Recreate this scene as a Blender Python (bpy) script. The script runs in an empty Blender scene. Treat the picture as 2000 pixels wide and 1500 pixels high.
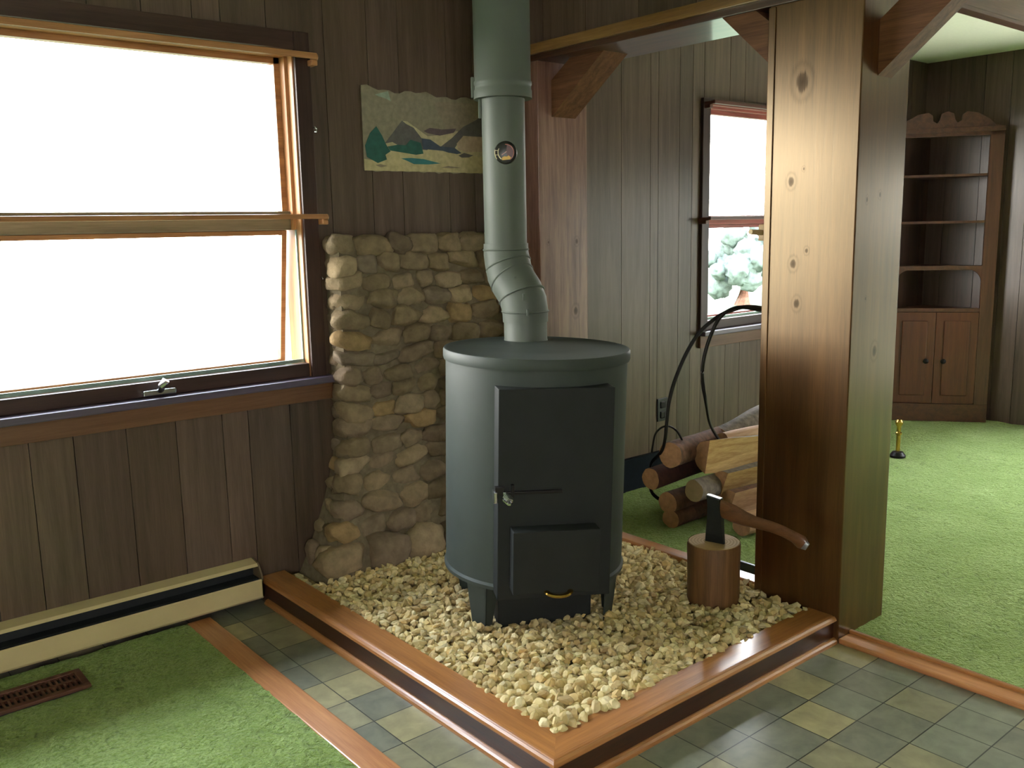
import bpy, bmesh, math, random
from mathutils import Vector, Matrix, noise
C = bpy.context.scene
COL = C.collection
PI = math.pi

# ------------------------------------------------------------------ camera
cd = bpy.data.cameras.new('camera'); cam = bpy.data.objects.new('camera', cd); COL.objects.link(cam)
cd.sensor_width = 36; cd.sensor_fit = 'HORIZONTAL'; cd.lens = 1788.7 / 2000 * 36; cd.clip_start = .05; cd.clip_end = 300
_r = Vector((0.76623384, -0.64225111, -0.01998023)); _u = Vector((0.12315263, 0.11626625, 0.98555344)); _f = Vector((0.63064977, 0.75762502, -0.16818205))
cam.matrix_world = Matrix(((_r.x, _u.x, -_f.x, -1.3821), (_r.y, _u.y, -_f.y, -3.2131), (_r.z, _u.z, -_f.z, 1.3959), (0, 0, 0, 1)))
C.camera = cam

# ------------------------------------------------------------------ light and exposure
C.view_settings.view_transform = 'Standard'; C.view_settings.look = 'None'
C.view_settings.gamma = 1; C.view_settings.use_curve_mapping = False
C.view_settings.exposure = 0.2
w = bpy.data.worlds.new('overcast_sky'); C.world = w; w.use_nodes = True
wn = w.node_tree.nodes['Background']; wn.inputs[1].default_value = 24.0
_g = w.node_tree.nodes.new('ShaderNodeTexCoord'); _s = w.node_tree.nodes.new('ShaderNodeSeparateXYZ'); _q = w.node_tree.nodes.new('ShaderNodeValToRGB')
w.node_tree.links.new(_g.outputs['Generated'], _s.inputs[0]); w.node_tree.links.new(_s.outputs[2], _q.inputs[0]); w.node_tree.links.new(_q.outputs[0], wn.inputs[0])
_e = _q.color_ramp.elements; _e[0].position = .25; _e[0].color = (1, .975, .92, 1); _e[1].position = .62; _e[1].color = (.86, .97, 1.12, 1)

# ------------------------------------------------------------------ helpers
def lin(h):
    v = [int(h[i:i + 2], 16) / 255 for i in (0, 2, 4)]
    return tuple(((c / 12.92) if c <= .04045 else ((c + .055) / 1.055) ** 2.4) for c in v) + (1,)

class NT:
    def __init__(s, name, rough=.5, metal=0, spec=.5, coat=0, coat_rough=.1):
        s.m = bpy.data.materials.new(name); s.m.use_nodes = True; s.t = s.m.node_tree; s.b = s.t.nodes['Principled BSDF']
        s.b.inputs['Roughness'].default_value = rough; s.b.inputs['Metallic'].default_value = metal
        s.b.inputs['Specular IOR Level'].default_value = spec
        s.b.inputs['Coat Weight'].default_value = coat; s.b.inputs['Coat Roughness'].default_value = coat_rough
    def n(s, ty, **k):
        n = s.t.nodes.new(ty)
        for a, v in k.items(): setattr(n, a, v)
        return n
    def l(s, a, b): s.t.links.new(a, b)
    def val(s, sock, v):
        if hasattr(v, 'is_linked') or isinstance(v, bpy.types.NodeSocket): s.l(v, sock)
        else: sock.default_value = v
    def coord(s, scale=(1, 1, 1), loc=(0, 0, 0), rot=(0, 0, 0)):
        tc = s.n('ShaderNodeTexCoord'); mp = s.n('ShaderNodeMapping'); s.l(tc.outputs['Object'], mp.inputs[0])
        mp.inputs['Scale'].default_value = scale; mp.inputs['Location'].default_value = loc; mp.inputs['Rotation'].default_value = rot
        return mp.outputs[0]
    def noise(s, vec, scale=5, detail=4, rough=.55, dist=0):
        n = s.n('ShaderNodeTexNoise'); s.l(vec, n.inputs['Vector'])
        n.inputs['Scale'].default_value = scale; n.inputs['Detail'].default_value = detail
        n.inputs['Roughness'].default_value = rough; n.inputs['Distortion'].default_value = dist
        return n.outputs['Fac']
    def ramp(s, fac, stops, interp='LINEAR'):
        r = s.n('ShaderNodeValToRGB'); r.color_ramp.interpolation = interp; s.l(fac, r.inputs[0]); e = r.color_ramp.elements
        while len(e) < len(stops): e.new(.5)
        for q, (p, c) in zip(e, stops): q.position = p; q.color = c if len(c) == 4 else tuple(c) + (1,)
        return r.outputs[0]
    def math(s, op, a, b=0, clamp=False):
        n = s.n('ShaderNodeMath', operation=op); n.use_clamp = clamp
        s.val(n.inputs[0], a); s.val(n.inputs[1], b); return n.outputs[0]
    def mix(s, fac, a, b, mode='MIX'):
        n = s.n('ShaderNodeMix', data_type='RGBA', blend_type=mode)
        s.val(n.inputs[0], fac); s.val(n.inputs[6], a); s.val(n.inputs[7], b); return n.outputs[2]
    def base(s, v): s.val(s.b.inputs['Base Color'], v)
    def bump(s, h, strength=.3, dist=.01):
        n = s.n('ShaderNodeBump'); n.inputs['Strength'].default_value = strength; n.inputs['Distance'].default_value = dist
        s.l(h, n.inputs['Height']); s.l(n.outputs[0], s.b.inputs['Normal'])

def plain(name, hexc, rough=.5, metal=0, spec=.5, var=.12, nscale=30, bump=0, coat=0):
    k = NT(name, rough, metal, spec, coat)
    c = lin(hexc); v = k.coord(); f = k.noise(v, nscale, 3)
    k.base(k.ramp(f, [(.3, tuple(x * (1 - var) for x in c[:3])), (.7, tuple(min(1, x * (1 + var)) for x in c[:3]))]))
    if bump: k.bump(f, bump, .003)
    return k.m

def wood(name, dark, light, axis='z', rough=.35, coat=0, grain=1.0, knots=None, shade=False, coat_rough=.1, stain=None, spec=.5, tint=None):
    k = NT(name, rough, spec=spec, coat=coat, coat_rough=coat_rough)
    if tint: k.b.inputs['Specular Tint'].default_value = lin(tint)
    a = {'x': (1.2, 24, 24), 'y': (24, 1.2, 24), 'z': (24, 24, 1.2)}[axis]
    v = k.coord(a)
    f1 = k.noise(v, 1.3 * grain, 5, .6, .6)
    v2 = k.coord(tuple(q * 5 for q in a)); f2 = k.noise(v2, 2 * grain, 3, .6)
    f = k.math('ADD', k.math('MULTIPLY', f1, .7), k.math('MULTIPLY', f2, .3))
    c = k.ramp(f, [(.34, lin(dark)), (.66, lin(light))])
    if stain:
        sv = k.coord((1, 1, .6)); sf = k.noise(sv, 2.2, 2)
        c = k.mix(k.ramp(sf, [(.42, (0, 0, 0)), (.62, (1, 1, 1))]), c, lin(stain), 'MULTIPLY')
    if shade:
        at = k.n('ShaderNodeAttribute', attribute_name='shade'); c = k.mix(1.0, c, at.outputs['Color'], 'MULTIPLY')
    if knots:
        tc = k.n('ShaderNodeTexCoord'); tot = None
        for (px, py, pz, r) in knots:
            sub = k.n('ShaderNodeVectorMath', operation='SUBTRACT'); k.l(tc.outputs['Object'], sub.inputs[0]); sub.inputs[1].default_value = (px, py, pz)
            mul = k.n('ShaderNodeVectorMath', operation='MULTIPLY'); k.l(sub.outputs[0], mul.inputs[0]); mul.inputs[1].default_value = (1 / r, 1 / r, .7 / r)
            ln = k.n('ShaderNodeVectorMath', operation='LENGTH'); k.l(mul.outputs[0], ln.inputs[0])
            tot = ln.outputs['Value'] if tot is None else k.math('MINIMUM', tot, ln.outputs['Value'])
        wob = k.math('ADD', tot, k.math('MULTIPLY', k.math('SUBTRACT', f2, .5), .5))
        mask = k.ramp(wob, [(0, (.24, .21, .19)), (.34, (.45, .4, .36)), (.48, (1, 1, 1)), (.6, (1, 1, 1)), (.78, (.78, .78, .78)), (1, (1, 1, 1))])
        c = k.mix(1.0, c, mask, 'MULTIPLY'); k.val(k.b.inputs['Specular IOR Level'], k.math('MULTIPLY', mask, spec))
    k.base(c); k.bump(f, .12, .002)
    return k.m

class MB:
    """collects shapes into one bmesh"""
    def __init__(s): s.b = bmesh.new(); s.mi = 0
    def _mark(s, fs, smooth=False):
        for f in fs: f.material_index = s.mi; f.smooth = smooth
    def box(s, x0, x1, y0, y1, z0, z1, bev=0, M=None):
        r = bmesh.ops.create_cube(s.b, size=1)['verts']
        for v in r:
            v.co = Vector(((x0 + x1) / 2 + v.co.x * (x1 - x0), (y0 + y1) / 2 + v.co.y * (y1 - y0), (z0 + z1) / 2 + v.co.z * (z1 - z0)))
        fs = list({f for v in r for f in v.link_faces})
        if bev:
            es = list({e for v in r for e in v.link_edges})
            q = bmesh.ops.bevel(s.b, geom=es, offset=bev, segments=2, affect='EDGES', profile=.6)
            fs = list({f for v in q['verts'] for f in v.link_faces} | set(q['faces'])); r = list({v for f in fs for v in f.verts})
        s._mark(fs)
        if M is not None:
            for v in r: v.co = M @ v.co
        return r
    def prism(s, pts, d, M=None, smooth=False):
        """pts: 3D polygon; d: extrusion vector"""
        d = Vector(d); a = [s.b.verts.new(Vector(p)) for p in pts]; c = [s.b.verts.new(Vector(p) + d) for p in pts]
        n = len(pts); fs = [s.b.faces.new(a[::-1]), s.b.faces.new(c)]
        for i in range(n): fs.append(s.b.faces.new((a[i], a[(i + 1) % n], c[(i + 1) % n], c[i])))
        s._mark(fs, smooth)
        if M is not None:
            for v in a + c: v.co = M @ v.co
        return a + c
    def lathe(s, prof, n=40, M=None, cap=True, a0=0, a1=2 * PI):
        full = abs(a1 - a0 - 2 * PI) < 1e-6; m = n if full else n + 1; rings = []
        for (r, z) in prof:
            rings.append([s.b.verts.new((r * math.cos(a0 + (a1 - a0) * i / n), r * math.sin(a0 + (a1 - a0) * i / n), z)) for i in range(m)])
        fs = []
        for a, c in zip(rings, rings[1:]):
            for i in range(m if full else n):
                j = (i + 1) % m; fs.append(s.b.faces.new((a[i], a[j], c[j], c[i])))
        if cap and full:
            fs.append(s.b.faces.new(rings[0][::-1])); fs.append(s.b.faces.new(rings[-1]))
        s._mark(fs, True)
        vs = [v for r in rings for v in r]
        if M is not None:
            for v in vs: v.co = M @ v.co
        return vs
    def tube(s, pts, r, n=12, flat=1.0, closed=False, rad=None, up=(0, 0, 1), cap=True):
        pts = [Vector(p) for p in pts]; L = len(pts); rings = []; up = Vector(up)
        for i, p in enumerate(pts):
            a = pts[(i - 1) % L] if (closed or i) else p; b = pts[(i + 1) % L] if (closed or i < L - 1) else p
            t = (b - a).normalized(); u = up - t * up.dot(t)
            if u.length < 1e-3: u = Vector((1, 0, 0)) - t * t.x
            u.normalize(); v = t.cross(u); q = r if rad is None else rad[i]
            rings.append([s.b.verts.new(p + u * math.cos(2 * PI * k / n) * q + v * math.sin(2 * PI * k / n) * q * flat) for k in range(n)])
        fs = []
        for i in range(L if closed else L - 1):
            a, c = rings[i], rings[(i + 1) % L]
            for k in range(n): fs.append(s.b.faces.new((a[k], a[(k + 1) % n], c[(k + 1) % n], c[k])))
        if cap and not closed: fs.append(s.b.faces.new(rings[0][::-1])); fs.append(s.b.faces.new(rings[-1]))
        s._mark(fs, True)
    def build(s, name, mat, parent=None, sharp=35, loc=None):
        bmesh.ops.recalc_face_normals(s.b, faces=s.b.faces)
        me = bpy.data.meshes.new(name); s.b.to_mesh(me); s.b.free()
        for m in (mat if isinstance(mat, (list, tuple)) else [mat]): me.materials.append(m)
        if sharp is not None and any(p.use_smooth for p in me.polygons): me.set_sharp_from_angle(angle=math.radians(sharp))
        return link(name, me, parent, loc)

def wloc(o):
    p = Vector(o.location); q = o.parent
    while q: p = p + Vector(q.location); q = q.parent
    return p
def link(name, me, parent=None, loc=None):
    o = bpy.data.objects.new(name, me); COL.objects.link(o)
    if parent is not None:
        o.parent = parent
        if loc is None: me.transform(Matrix.Translation(-wloc(parent)))     # mesh was made in world coordinates
        else: o.location = loc
    elif loc is not None: o.location = loc
    return o
def tag(o, label, cat, group=None, kind=None):
    if label: o['label'] = label
    if cat: o['category'] = cat
    if group: o['group'] = group
    if kind: o['kind'] = kind
    return o
def thing(name, label, cat, loc=(0, 0, 0), group=None):
    o = bpy.data.objects.new(name, None); COL.objects.link(o); o.location = loc; o.empty_display_size = .1
    return tag(o, label, cat, group)
def struct(name, label=None, loc=(0, 0, 0)):
    o = bpy.data.objects.new(name, None); COL.objects.link(o); o.location = loc
    o['kind'] = 'structure'
    if label: o['label'] = label
    return o
def st(o, label=None, cat=None):
    o['kind'] = 'structure'
    if label: o['label'] = label
    if cat: o['category'] = cat
    return o

# ------------------------------------------------------------------ materials
PANEL = wood('weathered_panelling', '46392f', '665347', 'z', .33, shade=True)
PANELX = PANEL
POSTK = [(1.282, -1.487, 1.835, .045), (1.282, -1.457, 1.526, .022), (1.282, -1.474, 1.26, .022), (1.282, -1.522, 1.303, .012), (1.282, -1.492, 1.13, .022),
         (1.282, -1.502, 1.564, .008), (1.43, -1.69, .975, .026), (1.343, -1.69, 1.46, .012), (1.42, -1.69, 1.476, .012), (1.36, -1.69, 1.15, .008)]
POST = wood('stained_pine_post', '30190c', '604024', 'z', .3, knots=[(a - 1.28, b + 1.69, c, r * 1.15) for a, b, c, r in POSTK], stain='c8b090', spec=1.0, tint='ffe4b8')
PILA = wood('stained_pine_pilaster', '5c3b31', '987464', 'z', .34, coat=.5, coat_rough=.22,
            knots=[(.05, .002, 1.33, .012), (.22, .002, 1.33, .02), (.21, .002, 1.02, .03)])
BRACE = wood('brace_wood', '4a2c18', '7a5236', 'y', .62, spec=.3)
BEAM = wood('beam_wood', '3a2216', '5f3d28', 'y', .38, coat=.4)
BEAMX = wood('cross_beam_wood', '4a2820', '71473a', 'x', .42)
CAP = wood('varnished_oak_y', '8c572c', 'ba8048', 'y', .34, coat=.4, coat_rough=.18)
CAPX = wood('varnished_oak_x', '8c572c', 'ba8048', 'x', .34, coat=.4, coat_rough=.18)
RISER = wood('dark_stained_riser_y', '2c140c', '4a2616', 'y', .35, coat=.3)
RISERX = wood('dark_stained_riser_x', '2c140c', '4a2616', 'x', .35, coat=.3)
STRIP = wood('orange_oak_strip', 'a8693f', 'cf935f', 'y', .3, coat=.5, coat_rough=.15)
CASING = wood('dark_casing', '2a1915', '46302a', 'z', .4)
CASINGX = wood('dark_casing_x', '2a1915', '46302a', 'x', .4)
SASH = wood('sash_wood', '8a5a34', 'c08a58', 'z', .45)
SASHX = wood('sash_wood_x', '8a5a34', 'c08a58', 'x', .45)
RAIL = wood('grey_tan_rail_wood', '6e6048', '94846a', 'x', .5)  # greyer tan than the other sash wood
REDSASH = wood('red_sash_wood_x', '7c3a2c', 'a8584a', 'x', .45)
SILL = wood('sill_sky_tint', '3c3040', '544860', 'x', .42, spec=1.0)  # lavender imitates sky reflected on the sill, mixed into the wood colour
APRON = wood('apron_wood', '5a3a26', '75533a', 'x', .4)
ROD = wood('rod_wood', '8a5c34', 'b8865a', 'x', .35)
RODDARK = wood('dark_rod_wood', '3c2118', '6e4030', 'x', .4)
CABW = wood('cabinet_wood', '3c2416', '603c26', 'z', .42)
CABWX = wood('cabinet_wood_x', '3c2416', '603c26', 'x', .42)
CABIN = wood('cabinet_interior', '2c1c13', '4a3222', 'z', .5)
DOORW = wood('cabinet_door_wood', '44220f', '64361c', 'z', .4)
LOGBARK = plain('log_bark', '60412f', .85, var=.5, nscale=28, bump=.8)
GREYBARK = plain('grey_bark', '74685e', .9, var=.35, nscale=40, bump=.8)
SPLIT = wood('split_log_wood', 'a5793f', 'e0bd80', 'x', .75)
SPLITP = wood('split_log_pale', '9c7450', 'd4ac86', 'x', .75)
LOGEND = plain('log_end', 'a27a54', .8, var=.2, nscale=40)
STUMPBARK = wood('stump_bark', '573a20', '835c38', 'z', .6)
STUMPTOP = plain('stump_top', 'a98a5c', .8, var=.15, nscale=60)
def mk_stove():
    k = NT('stove_paint', .55, spec=.25); v = k.coord(); f = k.noise(v, 6, 3)
    c = k.ramp(f, [(.3, lin('3a413d')), (.7, lin('414844'))])
    vo = k.n('ShaderNodeTexVoronoi'); k.l(v, vo.inputs['Vector']); vo.inputs['Scale'].default_value = 16
    sp_ = k.n('ShaderNodeSeparateColor'); k.l(vo.outputs['Color'], sp_.inputs[0])
    chip = k.math('MULTIPLY', k.math('LESS_THAN', vo.outputs['Distance'], .09), k.math('GREATER_THAN', sp_.outputs[0], .965))
    k.base(k.mix(chip, c, lin('c8ccc4'))); return k.m      # a few chips of bare light metal
STOVE = mk_stove()
STOVEDARK = plain('stove_door_paint', '252828', .6, spec=.2, var=.1, nscale=8)
PIPE = plain('stovepipe_paint', '5c625a', .5, spec=.25, var=.06, nscale=5)
BLACKIRON = plain('black_iron', '1c1a19', .42, metal=.6, var=.2)
CHROME = plain('bright_steel', 'c8ccd0', .2, metal=1, var=.03)
BRASS = plain('brass', 'c09a4c', .25, metal=1, var=.06)
BLADE = plain('axe_head_paint', '202426', .5, metal=.3)
HANDLE = wood('axe_handle_wood', '4e2e1a', '7a4e32', 'y', .3, coat=.3)
CREAM = plain('cream_enamel', 'c4b184', .45, var=.05, nscale=8)
DARKSLOT = plain('dark_heater_inside', '14191c', .7)
VENTM = plain('brown_register_paint', '5e3a2c', .5, metal=.2)
WHITEC = plain('ceiling_plaster', 'd8dcc8', .9, var=.03, nscale=60, bump=.3)
PLASTER = plain('plain_wall', '8d8270', .9, var=.04)
DARKBASE = plain('dark_baseboard_paint', '141b20', .8, spec=.1)
GREENTRACK = plain('window_track', '8ea59a', .4, metal=.4)
PLATE = plain('black_outlet', '18191c', .4)

def mk_tile():
    k = NT('slate_vinyl', .22, spec=.5)
    tc = k.n('ShaderNodeTexCoord'); sx = k.n('ShaderNodeSeparateXYZ'); k.l(tc.outputs['Object'], sx.inputs[0])
    u = k.math('DIVIDE', k.math('ADD', sx.outputs[0], .14 + 1.464), .1464); v = k.math('DIVIDE', k.math('ADD', sx.outputs[1], .915 + 15.3), .153)
    fu, fv = k.math('FLOOR', u), k.math('FLOOR', v)
    cx = k.n('ShaderNodeCombineXYZ'); k.l(fu, cx.inputs[0]); k.l(fv, cx.inputs[1])
    wn_ = k.n('ShaderNodeTexWhiteNoise', noise_dimensions='3D'); k.l(cx.outputs[0], wn_.inputs['Vector'])
    col = k.ramp(wn_.outputs['Value'], [(0, lin('78796a')), (.25, lin('918c70')), (.45, lin('7f8272')), (.62, lin('a09874')), (.8, lin('88846a')), (1, lin('b2a87c'))], 'CONSTANT')
    vec = k.coord(); f = k.noise(vec, 14, 5, .6, .4); f2 = k.noise(vec, 60, 3)
    col = k.mix(1.0, col, k.ramp(f, [(.3, (.78, .78, .78)), (.7, (1.2, 1.18, 1.12))]), 'MULTIPLY')
    eu = k.math('ABSOLUTE', k.math('SUBTRACT', k.math('FRACT', u), .5)); ev = k.math('ABSOLUTE', k.math('SUBTRACT', k.math('FRACT', v), .5))
    g = k.math('GREATER_THAN', k.math('MAXIMUM', eu, ev), .488)
    k.base(k.mix(g, col, lin('33342c')))
    k.val(k.b.inputs['Roughness'], k.math('ADD', k.math('MULTIPLY', f2, .15), .24))
    h = k.math('SUBTRACT', k.math('MULTIPLY', f2, .3), k.math('MULTIPLY', g, 1.0)); k.bump(h, .15, .002)
    return k.m
TILE = mk_tile()

def mk_carpet():
    k = NT('green_shag', .95, spec=.05)
    v = k.coord((1, 1, .3)); f = k.noise(v, 3.5, 4, .6); g = k.noise(v, 110, 3, .7); d = k.noise(v, 34, 3, .65, .8); p = k.noise(v, 2.2, 2)
    c = k.ramp(f, [(.3, lin('9ab45e')), (.7, lin('bcd482'))])
    c = k.mix(k.ramp(g, [(.35, (1, 1, 1)), (.6, (0, 0, 0))]), c, lin('8ba650'), 'MIX')
    fleck = k.ramp(k.math('ADD', d, k.math('MULTIPLY', k.math('SUBTRACT', p, .5), .35)), [(.22, (.8, .8, .8)), (.42, (0, 0, 0))])
    c = k.mix(fleck, c, lin('66783a'), 'MIX')
    k.base(c)
    h = k.math('ADD', g, k.math('MULTIPLY', d, 2.2)); k.bump(h, 1.0, .02)
    k.b.inputs['Sheen Weight'].default_value = .2
    return k.m
CARPET = mk_carpet()

def mk_attr(name, attr='tint', rough=.85, var=.25, nscale=25, bump=.5, mult=1.0):
    k = NT(name, rough, spec=.25)
    at = k.n('ShaderNodeAttribute', attribute_name=attr); v = k.coord(); f = k.noise(v, nscale, 5, .6); f2 = k.noise(v, nscale * 5, 3)
    c = k.mix(1.0, at.outputs['Color'], k.ramp(f, [(.3, (1 - var,) * 3), (.7, (1 + var,) * 3)]), 'MULTIPLY')
    k.base(c); k.bump(k.math('ADD', f, k.math('MULTIPLY', f2, .4)), bump, .008)
    return k.m
FIELD = mk_attr('fieldstone')
GRAVELM = mk_attr('crushed_stone', rough=.8, var=.15, nscale=60, bump=.25)
MORTAR = plain('mortar', '6b5f4a', .95, var=.25, nscale=40, bump=.6)

def mk_glass():
    k = NT('window_glass'); nt = k.t; out = nt.nodes['Material Output']
    tr = k.n('ShaderNodeBsdfTransparent'); gl = k.n('ShaderNodeBsdfGlossy'); gl.inputs['Roughness'].default_value = .02
    mx = k.n('ShaderNodeMixShader'); mx.inputs[0].default_value = .04
    k.l(tr.outputs[0], mx.inputs[1]); k.l(gl.outputs[0], mx.inputs[2]); k.l(mx.outputs[0], out.inputs[0])
    return k.m
GLASS = mk_glass()

def set_attr(me, name, cols):
    """one colour per polygon"""
    a = me.attributes.new(name, 'FLOAT_COLOR', 'CORNER')
    for p in me.polygons:
        for li in p.loop_indices: a.data[li].color = cols[p.index]

# ------------------------------------------------------------------ panelled walls
def planks(name, seams, z0, z1, holes, to3d, mat=PANEL, thick=.012, back=.13, seed=1, label=None, gap=.003):
    """vertical boards between the seams; holes = (s0, s1, z0, z1); to3d(s, d, z) maps along/depth/height to the world"""
    rnd = random.Random(seed); b = MB(); shades = []
    def bx(s0, s1, d0, d1, za, zb, sh):
        n0 = len(b.b.faces)
        c = [to3d(s, d, z) for s in (s0, s1) for d in (d0, d1) for z in (za, zb)]
        v = [b.b.verts.new(q) for q in c]
        for f in ((0, 1, 3, 2), (4, 6, 7, 5), (0, 4, 5, 1), (2, 3, 7, 6), (0, 2, 6, 4), (1, 5, 7, 3)): b.b.faces.new([v[i] for i in f])
        shades.extend([sh] * (len(b.b.faces) - n0))
    def cells(s0, s1):
        cuts = [(h[2], h[3]) for h in holes if h[0] < s1 - 1e-6 and h[1] > s0 + 1e-6]
        out = []; z = z0
        for a, c in sorted(cuts):
            if a > z: out.append((z, a))
            z = c
        if z < z1: out.append((z, z1))
        return out
    cuts = sorted({q for q in seams} | {h[0] for h in holes} | {h[1] for h in holes}); sset = set(seams); sh = (1, 1, 1, 1)
    for s0, s1 in zip(cuts, cuts[1:]):
        if s0 in sset:
            t = rnd.uniform(.82, 1.15); sh = (t * rnd.uniform(.97, 1.04), t, t * rnd.uniform(.95, 1.03), 1)
        g0 = gap / 2 if s0 in sset else 0; g1 = gap / 2 if s1 in sset else 0
        for za, zb in cells(s0, s1):
            bx(s0 + g0, s1 - g1, 0, thick, za, zb, sh); bx(s0, s1, thick, back, za, zb, (.15, .15, .15, 1))
    bmesh.ops.recalc_face_normals(b.b, faces=b.b.faces)
    me = bpy.data.meshes.new(name); b.b.to_mesh(me); b.b.free(); me.materials.append(mat); set_attr(me, 'shade', shades)
    return st(link(name, me), label)

def seamlist(s0, s1, fixed, seed):
    rnd = random.Random(seed); out = [s0]; f = sorted(fixed); pts = [s0] + f + [s1]
    for a, c in zip(pts, pts[1:]):
        s = a
        while c - s > .33:
            s += rnd.choice((.1, .135, .17, .23)); out.append(round(s, 3))
        out.append(c)
    return sorted(set(out))
W1 = (-1.95, .272, .842, 2.055); W2 = (2.70, 4.05, .812, 2.03)
ZC = 2.46
planks('wall_back', seamlist(-4.13, 5.23, [.592, .735, .97, 1.3, 1.785, 2.025, 2.24, 2.30, 2.466, 2.57, 2.664, 2.885, 3.02], 4), -.02, ZC, [W1, W2],
       lambda s, d, z: (s, d, z), seed=3)
planks('wall_right', seamlist(-5.6, 0, [-.9], 6), -.02, ZC, [(-4.0, -1.6, .12, 1.8)], lambda s, d, z: (5.1 + d, s, z), seed=8)
planks('wall_left', seamlist(-5.6, 0, [], 9), -.02, ZC, [], lambda s, d, z: (-4.0 - d, s, z), seed=11)
planks('wall_front', seamlist(-4.0, 5.1, [], 12), -.02, ZC, [(-3.7, -1.9, .9, 1.95)], lambda s, d, z: (s, -5.6 - d, z), seed=13)
# panelled header over the dividing beam
planks('wall_header', seamlist(-5.6, 0, [-.25, -.5, -.78, -1.05], 15), 2.12, ZC, [], lambda s, d, z: (1.29 + d, s, z), seed=17, back=.26)

b = MB(); b.box(-4.13, 5.23, -5.73, .13, ZC, ZC + .1); st(b.build('ceiling', WHITEC))
b = MB(); b.box(-4.13, 5.23, -5.73, .13, -.12, 0); st(b.build('floor', TILE))

# ------------------------------------------------------------------ windows
def window(name, W, side_lip, sill_x, red=False, awning=9, label=None, head=.065, split=(1.405, 1.475)):
    x0, x1, z0, z1 = W; rt = struct(name, label, ((x0 + x1) / 2, 0, z0))
    hx = REDSASH if red else SASHX
    # dark flat casing on the wall face
    cw = .062
    b = MB(); b.box(x1, x1 + cw, -.018, 0, z0 - .002, z1 + head, .003); b.build('casing_side', CASING, rt)
    b = MB(); b.box(x0 - cw, x0, -.018, 0, z0 - .002, z1 + head, .003); b.build('casing_side', CASING, rt)
    b = MB(); b.box(x0, x1, -.018, 0, z1, z1 + head, .003); b.build('casing_head', CASINGX, rt)
    b = MB(); b.box(sill_x[0], sill_x[1], -.062, .03, z0 - .026, z0, .004); b.build('sill', SILL, rt)
    b = MB(); b.box(sill_x[0] + .012, sill_x[1] - .012, -.02, 0, z0 - .096, z0 - .026, .003); b.build('apron', APRON, rt)
    # stepped jambs and head
    for sgn, xx in ((1, x0), (-1, x1)):
        b = MB()
        b.box(min(xx, xx + sgn * .006), max(xx, xx + sgn * .006), -.004, .14, z0, z1)
        b.box(min(xx, xx + sgn * .018), max(xx, xx + sgn * .018), .035, .14, split[0], z1)
        b.build('jamb', SASH, rt)
    b = MB(); b.box(x0, x1, -.004, .14, z1 - .006, z1); b.box(x0, x1, .03, .14, z1 - .018, z1); b.build('head_jamb', hx, rt)
    b = MB(); b.box(x0, x1, -.004, .03, z0, z0 + .052, .004); b.build('lower_rail', CASINGX, rt)
    b = MB(); b.box(x0 + .006, x1 - .006, .03, .036, z0 + .052, z0 + .066); b.box(x1 - .012, x1 - .005, .03, .038, z0 + .06, split[0]); b.box(x0 + .005, x0 + .012, .03, .038, z0 + .06, split[0])
    b.build('screen_track', GREENTRACK, rt)
    b = MB(); b.box(x0, x1, .055, .12, split[0], split[1], .004); b.build('middle_rail', hx if red else RAIL, rt)
    # fixed upper sash
    sx0, sx1 = x0 + .018, x1 - .018
    b = MB(); sw = .022
    b.box(sx0, sx0 + sw, .075, .11, split[1], z1 - .018); b.box(sx1 - sw, sx1, .075, .11, split[1], z1 - .018)
    b.box(sx0, sx1, .075, .11, z1 - .04, z1 - .018)
    up = b.build('upper_sash', hx, rt)
    b = MB(); b.box(sx0 + sw, sx1 - sw, .094, .097, split[1], z1 - .04); b.build('glass_pane', GLASS, up)
    # awning sash hinged at its top, swung outward
    R = Matrix.Translation((0, .1, split[0])) @ Matrix.Rotation(math.radians(awning), 4, 'X')
    h = split[0] - z0 - .02; ax0, ax1 = x0 + .03, x1 - .02
    b = MB(); sw = .02
    b.box(ax0, ax0 + sw, -.012, .018, -h, 0, .002, R); b.box(ax1 - sw, ax1, -.012, .018, -h, 0, .002, R)
    b.box(ax0 + sw, ax1 - sw, -.012, .018, -h, -h + .03, .002, R); b.box(ax0 + sw, ax1 - sw, -.012, .018, -.018, 0, .002, R)
    lo = b.build('awning_sash', hx, rt)
    b = MB(); b.box(ax0 + sw, ax1 - sw, .002, .005, -h + .03, -.018, 0, R); b.build('glass_pane', GLASS, lo)
    return rt
w1 = window('window_1', W1, 0, (-2.04, .368), label='large window left of the stone wall')
w2 = window('window_2', W2, 0, (2.625, 4.13), red=True, label='narrower looking window behind the post', split=(1.39, 1.44), head=.025)
# crank of the awning sash
b = MB(); b.box(-.375, -.262, -.03, -.004, .848, .868, .004); ck = b.build('crank', CHROME, w1)
b = MB(); b.tube([(-.318, -.03, .866), (-.318, -.055, .885), (-.31, -.06, .9), (-.30, -.058, .893)], .011, 10, rad=[.012, .013, .013, .007]); b.build('crank_handle', CHROME, ck)

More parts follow.
